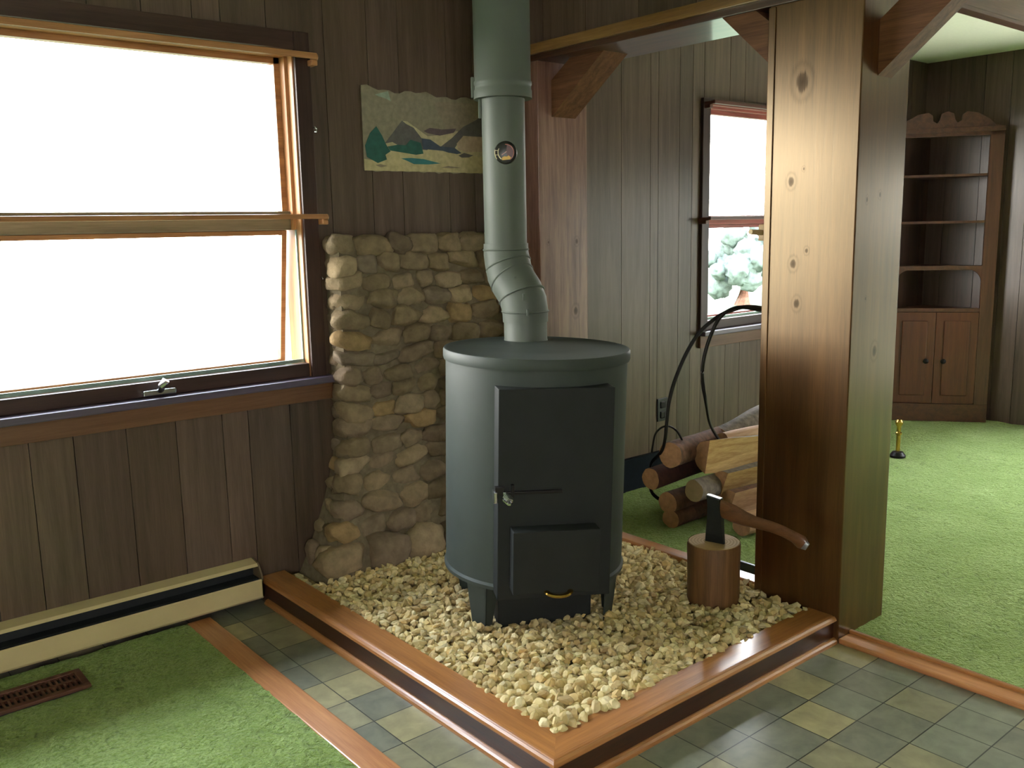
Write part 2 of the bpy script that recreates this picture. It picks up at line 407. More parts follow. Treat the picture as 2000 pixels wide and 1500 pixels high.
# unseen openings that let the daylight in from the other sides
def plain_window(name, W, to3d, flip=False):
    s0, s1, z0, z1 = W; rt = struct(name)
    def fr(mb, a0, a1, d0, d1, c0, c1):
        p, q = to3d(a0, d0, c0), to3d(a1, d1, c1)
        mb.box(min(p[0], q[0]), max(p[0], q[0]), min(p[1], q[1]), max(p[1], q[1]), c0, c1)
    b = MB()
    fr(b, s0, s0 + .06, .02, .1, z0, z1); fr(b, s1 - .06, s1, .02, .1, z0, z1); fr(b, s0, s1, .02, .1, z1 - .06, z1); fr(b, s0, s1, .02, .1, z0, z0 + .06)
    m = (s0 + s1) / 2; fr(b, m - .03, m + .03, .03, .09, z0, z1)
    b.build('frame', CASING, rt)
    b = MB(); fr(b, s0 + .05, s1 - .05, .055, .06, z0 + .05, z1 - .05); b.build('glass_pane', GLASS, rt)
plain_window('window_3', (-4.0, -1.6, .12, 1.8), lambda s, d, z: (5.1 + d, s, z))
plain_window('added_window', (-3.7, -1.9, .9, 1.95), lambda s, d, z: (s, -5.6 - d, z))  # added out of view, placed to light the left sides of things

# roof overhang outside over the window wall
b = MB(); b.box(-5, 6, .13, .75, 2.28, 2.36); st(b.build('roof_overhang', PLASTER), 'eave outside above the windows')

# ------------------------------------------------------------------ posts, beams, braces
PX0, PX1, PY0, PY1 = 1.282, 1.571, -1.690, -1.362
def brace(p, parent, x0=1.385, x1=1.463, mat=BRACE):
    b = MB(); b.prism([(x0, y, z) for y, z in p], (x1 - x0, 0, 0)); return b.build('brace', mat, parent)
post = thing('wooden_post', 'thick boxed knotty pine post at the right corner of the gravel hearth', 'post', (PX0, PY0, 0))
b = MB(); b.box(PX0, PX1, PY0, PY1, 0, 2.085, .004); b.build('shaft', POST, post)
b = MB(); b.box(PX0 - .004, PX0 + .012, PY1 - .022, PY1 + .004, .09, 2.08, .002); b.build('edge_strip', POST, post)
brace([(PY1, 1.905), (PY1, 2.035), (-1.30, 2.085), (-1.165, 2.085)], post, 1.288, 1.368)
brace([(PY0, 1.835), (PY0, 2.0), (-1.80, 2.085), (-1.99, 2.085)], post, 1.375, 1.46)
b = MB(); b.box(1.315, 1.345, PY1, PY1 + .05, 1.335, 1.39, .003); blk = b.build('peg_block', wood('peg_wood', 'a88858', 'c8aa78', 'x', .5), post)
b = MB(); b.tube([(1.33, PY1 + .036, 1.362), (1.25, PY1 + .036, 1.366)], .009, 10); b.build('peg', wood('peg_wood_light', 'b09868', 'ccb484', 'x', .5), blk)

pil = thing('wall_pilaster', 'reddish wooden half post fixed on the wall behind the stovepipe', 'post', (1.283, -.22, 0))
b = MB(); b.box(1.283, 1.571, -.22, 0, 0, 2.085, .004); b.build('shaft', PILA, pil)
brace([(-.22, 1.86), (-.22, 2.01), (-.335, 2.085), (-.53, 2.085)], pil, 1.36, 1.50)

hd = struct('trim_1', 'dividing beam under the panelled header')
b = MB(); b.box(1.28, 1.571, -5.6, 0, 2.085, 2.12, .003); b.build('beam_board', BEAM, hd)
b = MB(); b.box(1.262, 1.29, -5.6, 0, 2.108, 2.15, .003); b.build('ledge_moulding', wood('ledge_wood', '6a4a26', '97713f', 'y', .35, coat=.5), hd)
tb = struct('trim_2', 'ceiling beam in the right room')
b = MB(); b.box(1.571, 5.1, -1.69, -1.652, 2.112, ZC); b.box(1.571, 5.1, -1.695, -1.647, 2.1, 2.116, .004); b.build('cross_beam', BEAMX, tb)

# ------------------------------------------------------------------ carpets and thresholds
def carpet(name, label, quads, zt, res=.03, mat=CARPET, seed=0):
    b = MB()
    for (x0, x1, y0, y1) in quads:
        nx = max(1, int((x1 - x0) / res)); ny = max(1, int((y1 - y0) / res)); g = []
        for i in range(nx + 1):
            row = []
            for j in range(ny + 1):
                x = x0 + (x1 - x0) * i / nx; y = y0 + (y1 - y0) * j / ny
                z = zt + .006 * noise.noise(Vector((x * 9, y * 9, seed))) + .004 * noise.noise(Vector((x * 37, y * 37, seed)))
                row.append(b.b.verts.new((x, y, z)))
            g.append(row)
        for i in range(nx):
            for j in range(ny): f = b.b.faces.new((g[i][j], g[i + 1][j], g[i + 1][j + 1], g[i][j + 1])); f.smooth = True
    o = b.build(name, mat, sharp=None); tag(o, label, 'carpet'); return o
carpet('shag_carpet', 'green shag carpet under the large window, left of the tile strip', [(-4, -.30, -5.6, -.06)], .012)
carpet('shag_carpet', 'bright green shag carpet filling the room right of the post', [(1.36, 5.1, -5.6, -1.69), (1.571, 5.1, -1.69, -.02), (1.395, 1.571, -1.362, -.22)], .018, .022, seed=5)
o = thing('transition_strip', 'flat orange wooden strip between left green carpet and grey tiles', 'floor strip', (-.26, -1.5, 0))
b = MB(); b.box(-.304, -.2185, -5.6, -.06, 0, .014, .004); b.build('board', STRIP, o)
o = thing('threshold_moulding', 'orange wooden threshold along the edge of the right carpet', 'floor strip', (1.32, -3, 0))
b = MB(); b.box(1.284, 1.352, -5.6, -1.69, 0, .018, .005); b.build('board', STRIP, o)
b = MB(); b.box(1.350, 1.366, -5.6, -1.69, 0, .028, .004); b.build('raised_lip', CAP, o)

# ------------------------------------------------------------------ hearth curb
HD, HH, CW = -1.683, .0935, .1057
XR0, XR1 = 1.325, 1.392
cur = thing('hearth_curb', 'low varnished wooden curb framing the gravel bed', 'hearth curb', (0, HD, 0))
def capbar(pa, pb, pc, pd, mat, name='cap_board', z0=.077):
    """mitred cap board with a rounded front edge; pa-pb outer edge, pc-pd inner edge"""
    b = MB(); A, B_, D_, C_ = [Vector(p) for p in (pa, pb, pc, pd)]
    prof = [(0, z0 + .002), (0, HH - .012), (.003, HH - .006), (.009, HH - .001), (.012, HH - .003), (.016, HH - .001), (.022, HH), (1, HH), (1, z0)]
    W_ = (C_ - A).length
    ra, rb = [], []
    for t, z in prof:
        f = 1 if t == 1 else t / CW
        p, q = A.lerp(C_, f), B_.lerp(D_, f)
        ra.append(b.b.verts.new((p.x, p.y, z))); rb.append(b.b.verts.new((q.x, q.y, z)))
    n = len(prof)
    for i in range(n):
        f = b.b.faces.new((ra[i], ra[(i + 1) % n], rb[(i + 1) % n], rb[i]))
    b.b.faces.new(ra); b.b.faces.new(rb[::-1])
    return b.build(name, mat, cur)
capbar((0, -.01), (0, HD), (CW, HD + CW), (CW, -.01), CAP)
capbar((0, HD), (PX0, HD), (PX0, HD + CW), (CW, HD + CW), CAPX)
b = MB(); b.box(XR0, XR1, -1.36, -.22, .0, .098, .006); b.build('cap_board', CAP, cur)
b = MB(); b.box(.010, .03, HD + .012, -.01, 0, .079); b.build('riser', RISER, cur)
b = MB(); b.box(.010, PX0 - .002, HD + .010, HD + .03, 0, .079); b.build('riser', RISERX, cur)
for (A, B_, nv, mt, mit) in (((-.007, -.06), (-.007, HD - .007), (1, 0), CAP, 'B'), ((-.007, HD - .007), (PX0, HD - .007), (0, 1), CAPX, 'A')):
    b = MB(); prof = [(0, 0), (0, .005), (.002, .010), (.007, .015), (.013, .018), (.017, .018), (.017, 0)]; ra, rb = [], []
    for t, z in prof:
        pa = Vector((A[0] + nv[0] * t, A[1] + nv[1] * t, z)); pb = Vector((B_[0] + nv[0] * t, B_[1] + nv[1] * t, z))
        if mit == 'B': pb.y += t
        else: pa.x += t
        ra.append(b.b.verts.new(pa)); rb.append(b.b.verts.new(pb))
    n = len(prof)
    for i in range(n): b.b.faces.new((ra[i], ra[(i + 1) % n], rb[(i + 1) % n], rb[i]))
    b.b.faces.new(ra); b.b.faces.new(rb[::-1]); b.build('base_moulding', mt, cur)

# ------------------------------------------------------------------ gravel
def rock_mesh(seed, sub=1):
    rnd = random.Random(seed); bm = bmesh.new(); bmesh.ops.create_icosphere(bm, subdivisions=sub, radius=1)
    sc = Vector((rnd.uniform(.8, 1.25), rnd.uniform(.65, 1.0), rnd.uniform(.45, .75)))
    planes = []
    for _ in range(7):
        d = Vector((rnd.gauss(0, 1), rnd.gauss(0, 1), rnd.gauss(0, 1))).normalized(); planes.append((d, rnd.uniform(.55, .8)))
    for v in bm.verts:
        p = v.co.copy()
        for d, k in planes:
            e = p.dot(d) - k
            if e > 0: p -= d * e
        p += Vector((rnd.gauss(0, 1), rnd.gauss(0, 1), rnd.gauss(0, 1))) * .04
        v.co = Vector((p.x * sc.x, p.y * sc.y, p.z * sc.z))
    return bm
G_T = ['e3d09c', 'd8c48e', 'cdb680', 'dcc898', 'c3aa78', 'e8d8aa', 'b89f70', 'd2b67e', 'cfbe94']
CAMP = Vector((-1.38, -3.21, 1.396))
rnd = random.Random(21); spots = []
step = .0235; ix = 0
y = HD + CW + .004
def blocked(x, y):
    if PX0 - .012 < x and y < PY1 + .012: return True
    return False
while y < -.06:
    x = CW + .004 + (ix % 2) * step / 2
    while x < XR0 - .004:
        px, py = x + rnd.uniform(-.008, .008), y + rnd.uniform(-.008, .008)
        if not blocked(px, py) and not (py > -.2 and px > .14) and ((px - .657) ** 2 + (py + .857) ** 2 > .17 ** 2) and not ((px - 1.117) ** 2 + (py + 1.30) ** 2 < .088 ** 2):
            spots.append((px, py, rnd.uniform(-.006, .012)))
        x += step
    y += step * .86; ix += 1
for _ in range(900):
    px, py = rnd.uniform(CW + .01, XR0 - .01), rnd.uniform(HD + CW + .01, -.26)
    if not blocked(px, py) and not ((px - 1.117) ** 2 + (py + 1.30) ** 2 < .115 ** 2) and ((px - .657) ** 2 + (py + .857) ** 2 > .3 ** 2): spots.append((px, py, rnd.uniform(.012, .02)))
spots.sort(key=lambda p: (Vector(p) - CAMP).length)
def gz(x, y): return .074 + .012 * noise.noise(Vector((x * 3, y * 3, 7))) + .01 * max(0, -y - 1.0)
GLAB = 'cream crushed stone among those filling the front corner of the hearth bed'
variants = []
for i in range(12):
    bm = rock_mesh(100 + i, 2); me = bpy.data.meshes.new('gravel_stone')
    bm.to_mesh(me); bm.free(); me.materials.append(GRAVELM); c = lin(G_T[i % len(G_T)]); set_attr(me, 'tint', [c] * len(me.polygons))
    variants.append(me)
low = [rock_mesh(300 + i, 1) for i in range(8)]
for q in low: q.verts.index_update()
lowv = [([v.co.copy() for v in q.verts], [[v.index for v in f.verts] for f in q.faces]) for q in low]
for q in low: q.free()
def rrot(rnd): return Matrix.Rotation(rnd.uniform(0, 6.28), 3, 'Z') @ Matrix.Rotation(rnd.gauss(0, .5), 3, 'X') @ Matrix.Rotation(rnd.gauss(0, .5), 3, 'Y')
first = None; N_IND = 300
V, F_, TC = [], [], []
for i, (x, y, dz) in enumerate(spots):
    s = rnd.uniform(.0165, .0255); R = rrot(rnd); p = Vector((x, y, gz(x, y) + dz))
    if i < N_IND:
        if first is None: o = first = bpy.data.objects.new('gravel_stone', variants[0])
        else: o = first.copy(); o.data = variants[rnd.randrange(12)]
        COL.objects.link(o); o.location = p; o.rotation_euler = R.to_euler(); o.scale = (s, s, s)
        tag(o, GLAB, 'stone', 'crushed stones in the hearth bed')
    else:
        vs, fs = lowv[rnd.randrange(8)]; k = len(V); c = lin(rnd.choice(G_T)); t = rnd.uniform(.85, 1.08); c = (c[0] * t, c[1] * t, c[2] * t, 1)
        V.extend([p + R @ (v * s) for v in vs]); F_.extend([[k + a for a in f] for f in fs]); TC.extend([c] * len(fs))
me = bpy.data.meshes.new('gravel_bed'); me.from_pydata(V, [], F_); me.materials.append(GRAVELM); set_attr(me, 'tint', TC)
gb = link('gravel_bed', me); tag(gb, 'bed of cream crushed stone spread around the black stove', 'gravel', 'crushed stones in the hearth bed', 'stuff')
b = MB(); b.box(.03, XR0, HD + .03, 0, .0, .062); st(b.build('hearth_base', plain('gravel_dust', '9c8a64', .95, var=.3, nscale=60)), 'sand under the gravel')

# ------------------------------------------------------------------ fieldstone wall behind the stove
sw = thing('fieldstone_wall', 'rough fieldstone wall of rounded tan stones behind the stove', 'stone wall', (.8, 0, .06))
rnd = random.Random(5)
def flare(z): return max(0, (.62 - z) / .56) ** 1.6
def xl(z): return .352 - .19 * flare(z)
def fr(z): return -.105 - .13 * flare(z)
S_T = ['7d6c55', '84735c', '75664f', '8b785d', '77674f', '7f6d58', '8e7c62', '726250', '937a56', '7b6c5a']
V, F_, TC = [], [], []
def stone(cx, cy, cz, w_, d_, h_, seed):
    r = random.Random(seed); bm = bmesh.new(); bmesh.ops.create_icosphere(bm, subdivisions=3, radius=1); k = len(V)
    off = Vector((r.uniform(0, 50), r.uniform(0, 50), r.uniform(0, 50))); e = r.uniform(.55, .8); rz = Matrix.Rotation(r.gauss(0, .10), 3, 'Y')
    bm.verts.index_update(); cuts = [(Vector((r.gauss(0, 1), r.gauss(0, .7), r.gauss(0, 1))).normalized(), r.uniform(.72, 1.0)) for _ in range(5)]
    for v in bm.verts:
        p = v.co
        q = Vector([math.copysign(abs(a) ** e, a) for a in p])
        for d_c, k_c in cuts:
            ex = q.dot(d_c) - k_c
            if ex > 0: q -= d_c * ex * .8
        n_ = 1 + .20 * noise.noise(p * 1.5 + off) + .09 * noise.noise(p * 4 + off) + .03 * noise.noise(p * 10 + off)
        q = rz @ Vector((q.x * w_ / 2 * n_, q.y * d_ / 2 * n_, q.z * h_ / 2 * n_))
        V.append(Vector((cx, cy, cz)) + q)
    F_.extend([[k + v.index for v in f.verts] for f in bm.faces]); c = lin(r.choice(S_T)); t = r.uniform(.8, 1.15)
    TC.extend([(c[0] * t, c[1] * t, c[2] * t, 1)] * len(bm.faces)); bm.free()
z = .055; row = 0
while z < 1.375:
    t = (z - .05) / 1.33
    h = min(rnd.uniform(.125, .15) if row == 0 else rnd.uniform(.062, .08) * (1.22 - .3 * t), 1.384 - z)
    if 1.384 - (z + h) < .045: h = 1.384 - z
    zc = z + h / 2; x = xl(zc) - .01; k = 0
    while x < 1.262:
        w_ = rnd.uniform(.14, .2) if row == 0 else rnd.uniform(.09, .16) * (1.15 - .2 * t)
        if 1.265 - (x + w_) < .05: w_ = 1.268 - x
        dep = rnd.uniform(.08, .105); j = rnd.uniform(-.012, .012)
        stone(x + w_ / 2, fr(zc) + dep / 2 - .012 + j, zc + rnd.uniform(-.008, .008), w_ * rnd.uniform(1.04, 1.2), dep * (1.35 if row == 0 else 1), h * rnd.uniform(1.02, 1.22), rnd.randrange(10 ** 6))
        x += w_; k += 1
    # stones showing on the left return
    yy = fr(zc) + .045
    while yy < -.015:
        d_ = rnd.uniform(.06, .1)
        stone(xl(zc) + .035, min(yy + d_ / 2, -.03), zc, .08, d_, h * .95, rnd.randrange(10 ** 6)); yy += d_
    z += h; row += 1
me = bpy.data.meshes.new('stones'); me.from_pydata(V, [], F_); me.materials.append(FIELD); set_attr(me, 'tint', TC)
for p in me.polygons: p.use_smooth = True
link('stones', me, sw)
b = MB(); zs = [.055 + i * .06 for i in range(23)]; zs[-1] = 1.36; grid = []
for z in zs:
    f = fr(z) + .014; a = xl(z) + .008; r = []
    pts = [(a, -.004)] + [(a, f * q) for q in (.35, .7)] + [(a + .012, f)] + [(a + .012 + (1.265 - a - .012) * i / 16, f) for i in range(1, 17)] + [(1.268, -.004)]
    for px, py in pts:
        n_ = noise.noise(Vector((px * 14, py * 14, z * 14))) * .008
        r.append(b.b.verts.new((px + n_ * .3, min(py + n_, -.003), z)))
    grid.append(r)
for r0, r1 in zip(grid, grid[1:]):
    for i in range(len(r0) - 1): fc = b.b.faces.new((r0[i], r0[i + 1], r1[i + 1], r1[i])); fc.smooth = True
    b.b.faces.new((r0[-1], r0[0], r1[0], r1[-1]))
b.b.faces.new(grid[-1]); b.b.faces.new(grid[0][::-1])
b.build('mortar', MORTAR, sw)

# ------------------------------------------------------------------ stove
SX, SY = .657, -.857
stv = thing('barrel_stove', 'dark grey upright barrel wood stove standing on the gravel', 'wood stove', (SX, SY, .085))
ZB, ZT = .150, .905                       # local heights of the barrel
def lp(name, mb, mat, parent, sharp=35): return mb.build(name, mat, parent, sharp, loc=(0, 0, 0))
b = MB(); b.lathe([(.296, ZB - .012), (.305, ZB - .012), (.316, ZB - .008), (.317, ZB + .004), (.311, ZB + .012), (.311, ZT - .03)], 72); lp('drum', b, STOVE, stv)
b = MB(); b.lathe([(.311, ZT - .034), (.318, ZT - .034), (.320, ZT - .028), (.320, ZT - .004), (.317, ZT + .002), (.308, ZT + .003), (.300, ZT - .001), (.16, ZT + .004), (.001, ZT + .006)], 72); lp('lid', b, STOVE, stv)
DA = math.atan2(-.864, -.495)              # direction the door faces
MD = Matrix.Rotation(DA + PI / 2, 4, 'Z')  # local -Y is the door normal
def zl(z): return z - .085
b = MB(); b.box(-.185, .185, -.330, -.22, zl(.222), zl(.905), .003, MD); door = lp('door', b, STOVEDARK, stv)
b = MB(); b.box(-.146, .132, -.392, -.325, zl(.262), zl(.466), .003, MD); ash = lp('ash_drawer', b, STOVEDARK, door)
b = MB(); b.box(-.05, .05, -.012, .012, 0, .01, .004, MD @ Matrix.Translation((.03, -.376, zl(.258)))); 
b.b.clear()
pts = [(MD @ Vector((.0 + .038 * math.cos(a), -.39 - .026 * math.sin(a), zl(.268) - .006 * math.sin(a)))) for a in [PI * i / 10 for i in range(11)]]
b.tube(pts, .006, 8, flat=1.6); lp('drawer_pull', b, BRASS, door)
b = MB()
b.box(-.196, -.165, -.345, -.325, zl(.575), zl(.60), .002, MD); b.box(-.145, -.135, -.345, -.325, zl(.565), zl(.605), .002, MD)
b.box(-.185, .02, -.340, -.326, zl(.572), zl(.582), .002, MD); lp('latch_bar', b, BLACKIRON, door)
b = MB(); b.box(-.200, -.190, -.350, -.30, zl(.55), zl(.585), .002, MD); b.box(-.172, -.162, -.350, -.33, zl(.575), zl(.585), .002, MD); lp('latch_catch', b, CHROME, door)
b = MB(); ht = [(MD @ Vector((-.158 + .0135 * math.cos(a) * (1 - a / 60), -.345 - a * .0016, zl(.563) + .0135 * math.sin(a) * (1 - a / 60)))) for a in [i * .35 for i in range(70)]]
b.tube(ht, .0042, 6); b.lathe([(.001, 0), (.010, .0), (.010, .03), (.001, .03)], 12, MD @ Matrix.Translation((-.158, -.335, zl(.563))) @ Matrix.Rotation(PI / 2, 4, 'X'))
lp('spring_knob', b, CHROME, door)
for da in (-50, 50, 130, 230):
    a = DA + math.radians(da); M = Matrix.Rotation(a + PI / 2, 4, 'Z')
    b = MB(); sgn = 1 if da in (-50, 230) else 1
    b.prism([(-.045, -.305, ZB + .01), (.045, -.305, ZB + .01), (.030, -.292, -.02), (-.026, -.292, -.02)], (0, .006, 0), M)
    b.prism([(.045, -.305, ZB + .01), (.030, -.292, -.02), (.030, -.262, -.02), (.045, -.235, ZB + .01)], (-.006, 0, 0), M)
    lp('leg', b, STOVE, stv)
b = MB(); b.box(-.16, .16, -.20, .2, zl(.07), zl(.235), .004, MD); lp('ash_chute', b, STOVEDARK, stv)
# the whole stove leans a little to the right on the loose stone
stv.rotation_mode = 'AXIS_ANGLE'; stv.rotation_axis_angle = (math.radians(1.7), _f.x, _f.y, 0)

# ------------------------------------------------------------------ stovepipe
sp = thing('stovepipe', 'grey green stovepipe with an offset elbow rising from the stove', 'stovepipe', (.77, -.70, .98))
LX, LY0, UX, UY = .775, -.705, .765, -.615
b = MB(); b.lathe([(.082, .985), (.080, .99), (.078, 1.0), (.078, 1.10)], 40, Matrix.Translation((LX, LY0, 0)), cap=False); b.build('collar', PIPE, sp)
b = MB()
path = [(LX, LY0, 1.06), (LX, LY0, 1.095), (LX - .001, LY0 + .006, 1.13), (LX - .003, LY0 + .024, 1.165), (LX - .006, LY0 + .05, 1.195), (LX - .009, LY0 + .072, 1.23), (UX, UY - .008, 1.27), (UX, UY, 1.305), (UX, UY, 1.34)]
b.tube(path, .083, 36, rad=[.0815, .083, .084, .084, .084, .084, .083, .082, .081], up=(1, 0, 0)); elb = b.build('elbow', PIPE, sp, 25)
def crimp(p, d, r, nm='elbow_seam'):
    b = MB(); d = Vector(d).normalized(); M = Matrix.Translation(p) @ d.to_track_quat('Z', 'Y').to_matrix().to_4x4()
    b.lathe([(r - .004, -.004), (r + .001, -.003), (r + .003, 0), (r + .001, .003), (r - .004, .004)], 40, M, cap=False); b.build(nm, PIPE, elb)
crimp((LX, LY0, 1.098), (0, 0, 1), .084); crimp((LX - .002, LY0 + .016, 1.152), (0, .55, 1), .085)
crimp((LX - .0075, LY0 + .06, 1.212), (0, .95, 1), .084); crimp((UX, UY - .012, 1.262), (0, .45, 1), .083); crimp((UX, UY, 1.318), (0, 0, 1), .082)
for i, (p, z) in enumerate((((-.052, -.062), 1.10), ((-.055, -.045), 1.155), ((-.058, -.0), 1.215))):
    b = MB(); a = math.atan2(-2.5, -2.15); M = Matrix.Translation((LX - .002 * i, LY0 + (.0, .018, .062)[i], z)) @ Matrix.Rotation(a + PI / 2 + .1, 4, 'Z')
    b.box(-.004, .004, -.094, -.08, -.012, .012, .002, M); b.build('clip', PIPE, elb)
b = MB(); b.lathe([(.077, 1.31), (.077, 1.88)], 40, Matrix.Translation((UX, UY, 0)), cap=False); b.build('lower_pipe', PIPE, sp)
b = MB(); b.lathe([(.078, 1.845), (.1035, 1.845), (.1035, 1.872), (.101, 1.878), (.101, 1.888), (.1035, 1.892), (.1035, 1.902), (.1, 1.908), (.1, ZC)], 44, Matrix.Translation((UX, UY, 0)), cap=False); b.build('upper_pipe', PIPE, sp)
b = MB(); M = Matrix.Translation((UX, UY, 0)) @ Matrix.Rotation(math.radians(148), 4, 'Z')
b.box(.1, .112, -.008, .008, 1.85, 1.92, .002, M); b.box(.078, .088, -.006, .006, 1.78, 1.85, .002, M); b.build('band_clip', PIPE, sp)
# magnetic thermometer on the pipe
a = math.atan2(-2.62, -1.85); M = Matrix.Translation((UX + .0773 * math.cos(a), UY + .0773 * math.sin(a), 1.655)) @ Matrix.Rotation(a + PI / 2, 4, 'Z') @ Matrix.Rotation(PI / 2, 4, 'X')
th = thing('stovepipe_thermometer', 'small round black thermometer with red and yellow dial on the stovepipe', 'thermometer', tuple(M.translation))
b = MB(); b.lathe([(.001, 0), (.039, 0), (.040, .003), (.038, .008), (.034, .010), (.001, .010)], 36, M); b.build('case', plain('thermometer_black', '15160f', .35), th)
def ring(mb, r0, r1, z, h, a0, a1, n=18):
    p = [(r0 * math.cos(a0 + (a1 - a0) * i / n), r0 * math.sin(a0 + (a1 - a0) * i / n), z) for i in range(n + 1)] + [(r1 * math.cos(a1 - (a1 - a0) * i / n), r1 * math.sin(a1 - (a1 - a0) * i / n), z) for i in range(n + 1)]
    for i in range(n):
        q = [p[i], p[i + 1], p[2 * n - i], p[2 * n + 1 - i]]; mb.prism(q, (0, 0, h), M)
R2 = math.radians
b = MB(); ring(b, .026, .029, .0095, .002, R2(150), R2(235)); ring(b, .0375, .040, .008, .003, R2(165), R2(215)); 
b.box(-.038, -.028, .006, .008, .0095, .0115, 0, M); b.box(-.038, -.028, -.009, -.007, .0095, .0115, 0, M); b.build('dial_marks', plain('dial_cream', 'd8cfa8', .4), th)
b = MB(); ring(b, .026, .029, .0095, .002, R2(-60), R2(95)); b.build('red_zone', plain('dial_red', '9a4a38', .4), th)
b = MB(); b.lathe([(.001, .0095), (.0255, .0095), (.0255, .0105), (.001, .0105)], 30, M, a0=R2(-65), a1=R2(80)); b.prism([(0, 0, .0098), (.0108, -.023, .0098), (.025, .002, .0098), (.005, .025, .0098)], (0, 0, .0014), M); b.build('dial_face', plain('dial_dark_red', '4a1208', .4), th)
b = MB(); b.prism([(-.014, -.026, .011), (.014, -.024, .011), (.017, -.017, .011), (.009, -.010, .011), (.004, -.014, .011), (-.006, -.013, .011), (-.014, -.017, .011)], (0, 0, .0015), M); b.build('yellow_zone', plain('dial_yellow', 'd8a83c', .4), th)
b = MB(); b.prism([(-.016, -.008, .0125), (.001, .004, .0125), (.003, .002, .0125), (-.014, -.010, .0125)], (0, 0, .0012), M); b.build('needle', plain('dial_needle', 'c09080', .4), th)

# ------------------------------------------------------------------ painting
pt = thing('landscape_painting', 'unframed painting of snowy mountains and a teal pine on the panelled wall', 'painting', (.86, -.004, 1.79))
PC = {k: plain('paint_' + k, h, .7, var=.16, nscale=45) for k, h in dict(sky='857d68', haze='867a66', snow='b5a884', grey='5a5754', violet='584a4c', green='24564c', teal='2f6f72', pink='b09a82', cream='b8aa80', blue='3f4a58', pale='8c9a88').items()}
def canvas(name, poly, key, lift, parent):
    """flat dab of paint, poly in picture coordinates (0..1, 0..1 from the lower left)"""
    b = MB()
    def P_(u, v):
        bend = .012 * max(0, v - .75) * max(0, 1 - u * 1.6)
        return Vector((.553 + u * .615, -.006 - lift - bend, 1.63 + v * (.305 + .012 * (1 - u)) + .002 * math.sin(u * 40)))
    b.prism([P_(u, v) for u, v in poly], (0, .0006 if lift else .005, 0)); return b.build(name, PC[key], parent)
N = 24
top = [(1 - i / N, 1.0 + .012 * math.sin(i * 1.7) + .02 * math.sin(i * .6)) for i in range(N + 1)]
bot = [(i / N, .012 * math.sin(i * 2.1)) for i in range(N + 1)]
bd = canvas('canvas_board', bot + top, 'sky', 0, pt)
dabs = [('haze', [(.45, .55), (.8, .6), (.98, .75), (.98, .96), (.6, .93), (.48, .8)]), ('pale', [(.06, .9), (.2, .98), (.22, .86), (.1, .8)]),
        ('snow', [(.14, .3), (.3, .64), (.34, .63), (.5, .46), (.62, .5), (.75, .57), (.8, .46), (.98, .35), (.98, .2), (.5, .2)]),
        ('grey', [(.16, .34), (.3, .645), (.33, .6), (.39, .56), (.45, .44), (.55, .36), (.5, .28), (.3, .3), (.22, .36)]),
        ('violet', [(.47, .53), (.52, .57), (.62, .57), (.74, .6), (.72, .54), (.6, .49), (.5, .5)]),
        ('grey', [(.6, .34), (.7, .46), (.8, .62), (.92, .74), (.98, .82), (.98, .5), (.86, .5), (.76, .42), (.72, .33), (.76, .28), (.7, .26), (.64, .3)]),
        ('blue', [(.45, .44), (.52, .42), (.6, .35), (.72, .34), (.78, .27), (.72, .25), (.62, .29), (.46, .3)]),
        ('pink', [(.74, .4), (.8, .5), (.97, .5), (.97, .3), (.82, .28), (.75, .33)]),
        ('cream', [(.0, .0), (.98, .0), (.98, .22), (.8, .24), (.5, .29), (.45, .24), (.2, .25), (.1, .13), (.0, .14)]),
        ('green', [(.18, .3), (.26, .34), (.32, .33), (.36, .4), (.44, .38), (.46, .24), (.4, .22), (.2, .25)]),
        ('green', [(.02, .16), (.01, .3), (.05, .45), (.1, .55), (.14, .44), (.17, .32), (.2, .24), (.16, .2), (.17, .14), (.1, .1)]),
        ('teal', [(.28, .17), (.36, .17), (.46, .17), (.6, .125), (.5, .095), (.38, .095), (.32, .14)]),
        ('haze', [(.6, .07), (.66, .085), (.78, .07), (.68, .055)]), ('grey', [(.75, .24), (.8, .27), (.88, .25), (.84, .21), (.78, .21)]),
        ('haze', [(.08, .07), (.12, .09), (.17, .06), (.12, .05)])]
for i, (k, p) in enumerate(dabs): canvas('brush_stroke', p, k, .0002 + .00025 * (i + 1), bd)

# ------------------------------------------------------------------ curtain rods
def curtain_rod(label, x0, x1, z, right, mat, r=.010, out=.07, bracket=.05):
    e = x1 if right else x0; sg = 1 if right else -1
    o = thing('curtain_rod', label, 'curtain rod', (e, -out, z))
    b = MB(); b.box(x0, x1, -out - .004, -out + .004, z - r, z + r, .003); b.build('rod', mat, o)
    for q in ((x1, 1), (x0, -1)):
        b = MB(); xx, s = q
        b.tube([(xx, -out, z), (xx + s * .008, -out * .8, z - .004), (xx + s * .012, -.025, z - .004), (xx + s * .012, 0, z - .006)], .009, 8, flat=.5)
        b.box(xx - .012, xx + .012, -out * .75, -.0, z - .03, z - .008, .004); b.build('bracket', RODDARK if mat is RODDARK else ROD, o)
    return o
curtain_rod('light wooden curtain rod across the top of the large window', -2.0, .335, 2.030, True, ROD, .011)
curtain_rod('light wooden cafe rod across the middle of the large window', -2.0, .345, 1.452, True, ROD, .009)
curtain_rod('dark reddish curtain rod across the top of the window behind the post', 2.66, 4.08, 2.03, False, RODDARK, .010)
curtain_rod('dark reddish cafe rod across the middle of the window behind the post', 2.64, 4.08, 1.425, False, RODDARK, .009)
b = MB(); b.tube([(.333, -.018, 1.78), (.333, -.03, 1.782), (.337, -.036, 1.775), (.335, -.036, 1.764), (.329, -.033, 1.764)], .0022, 6); tag(b.build('cup_hook', CHROME), 'tiny white cup hook on dark casing below the upper rod end', 'hook')
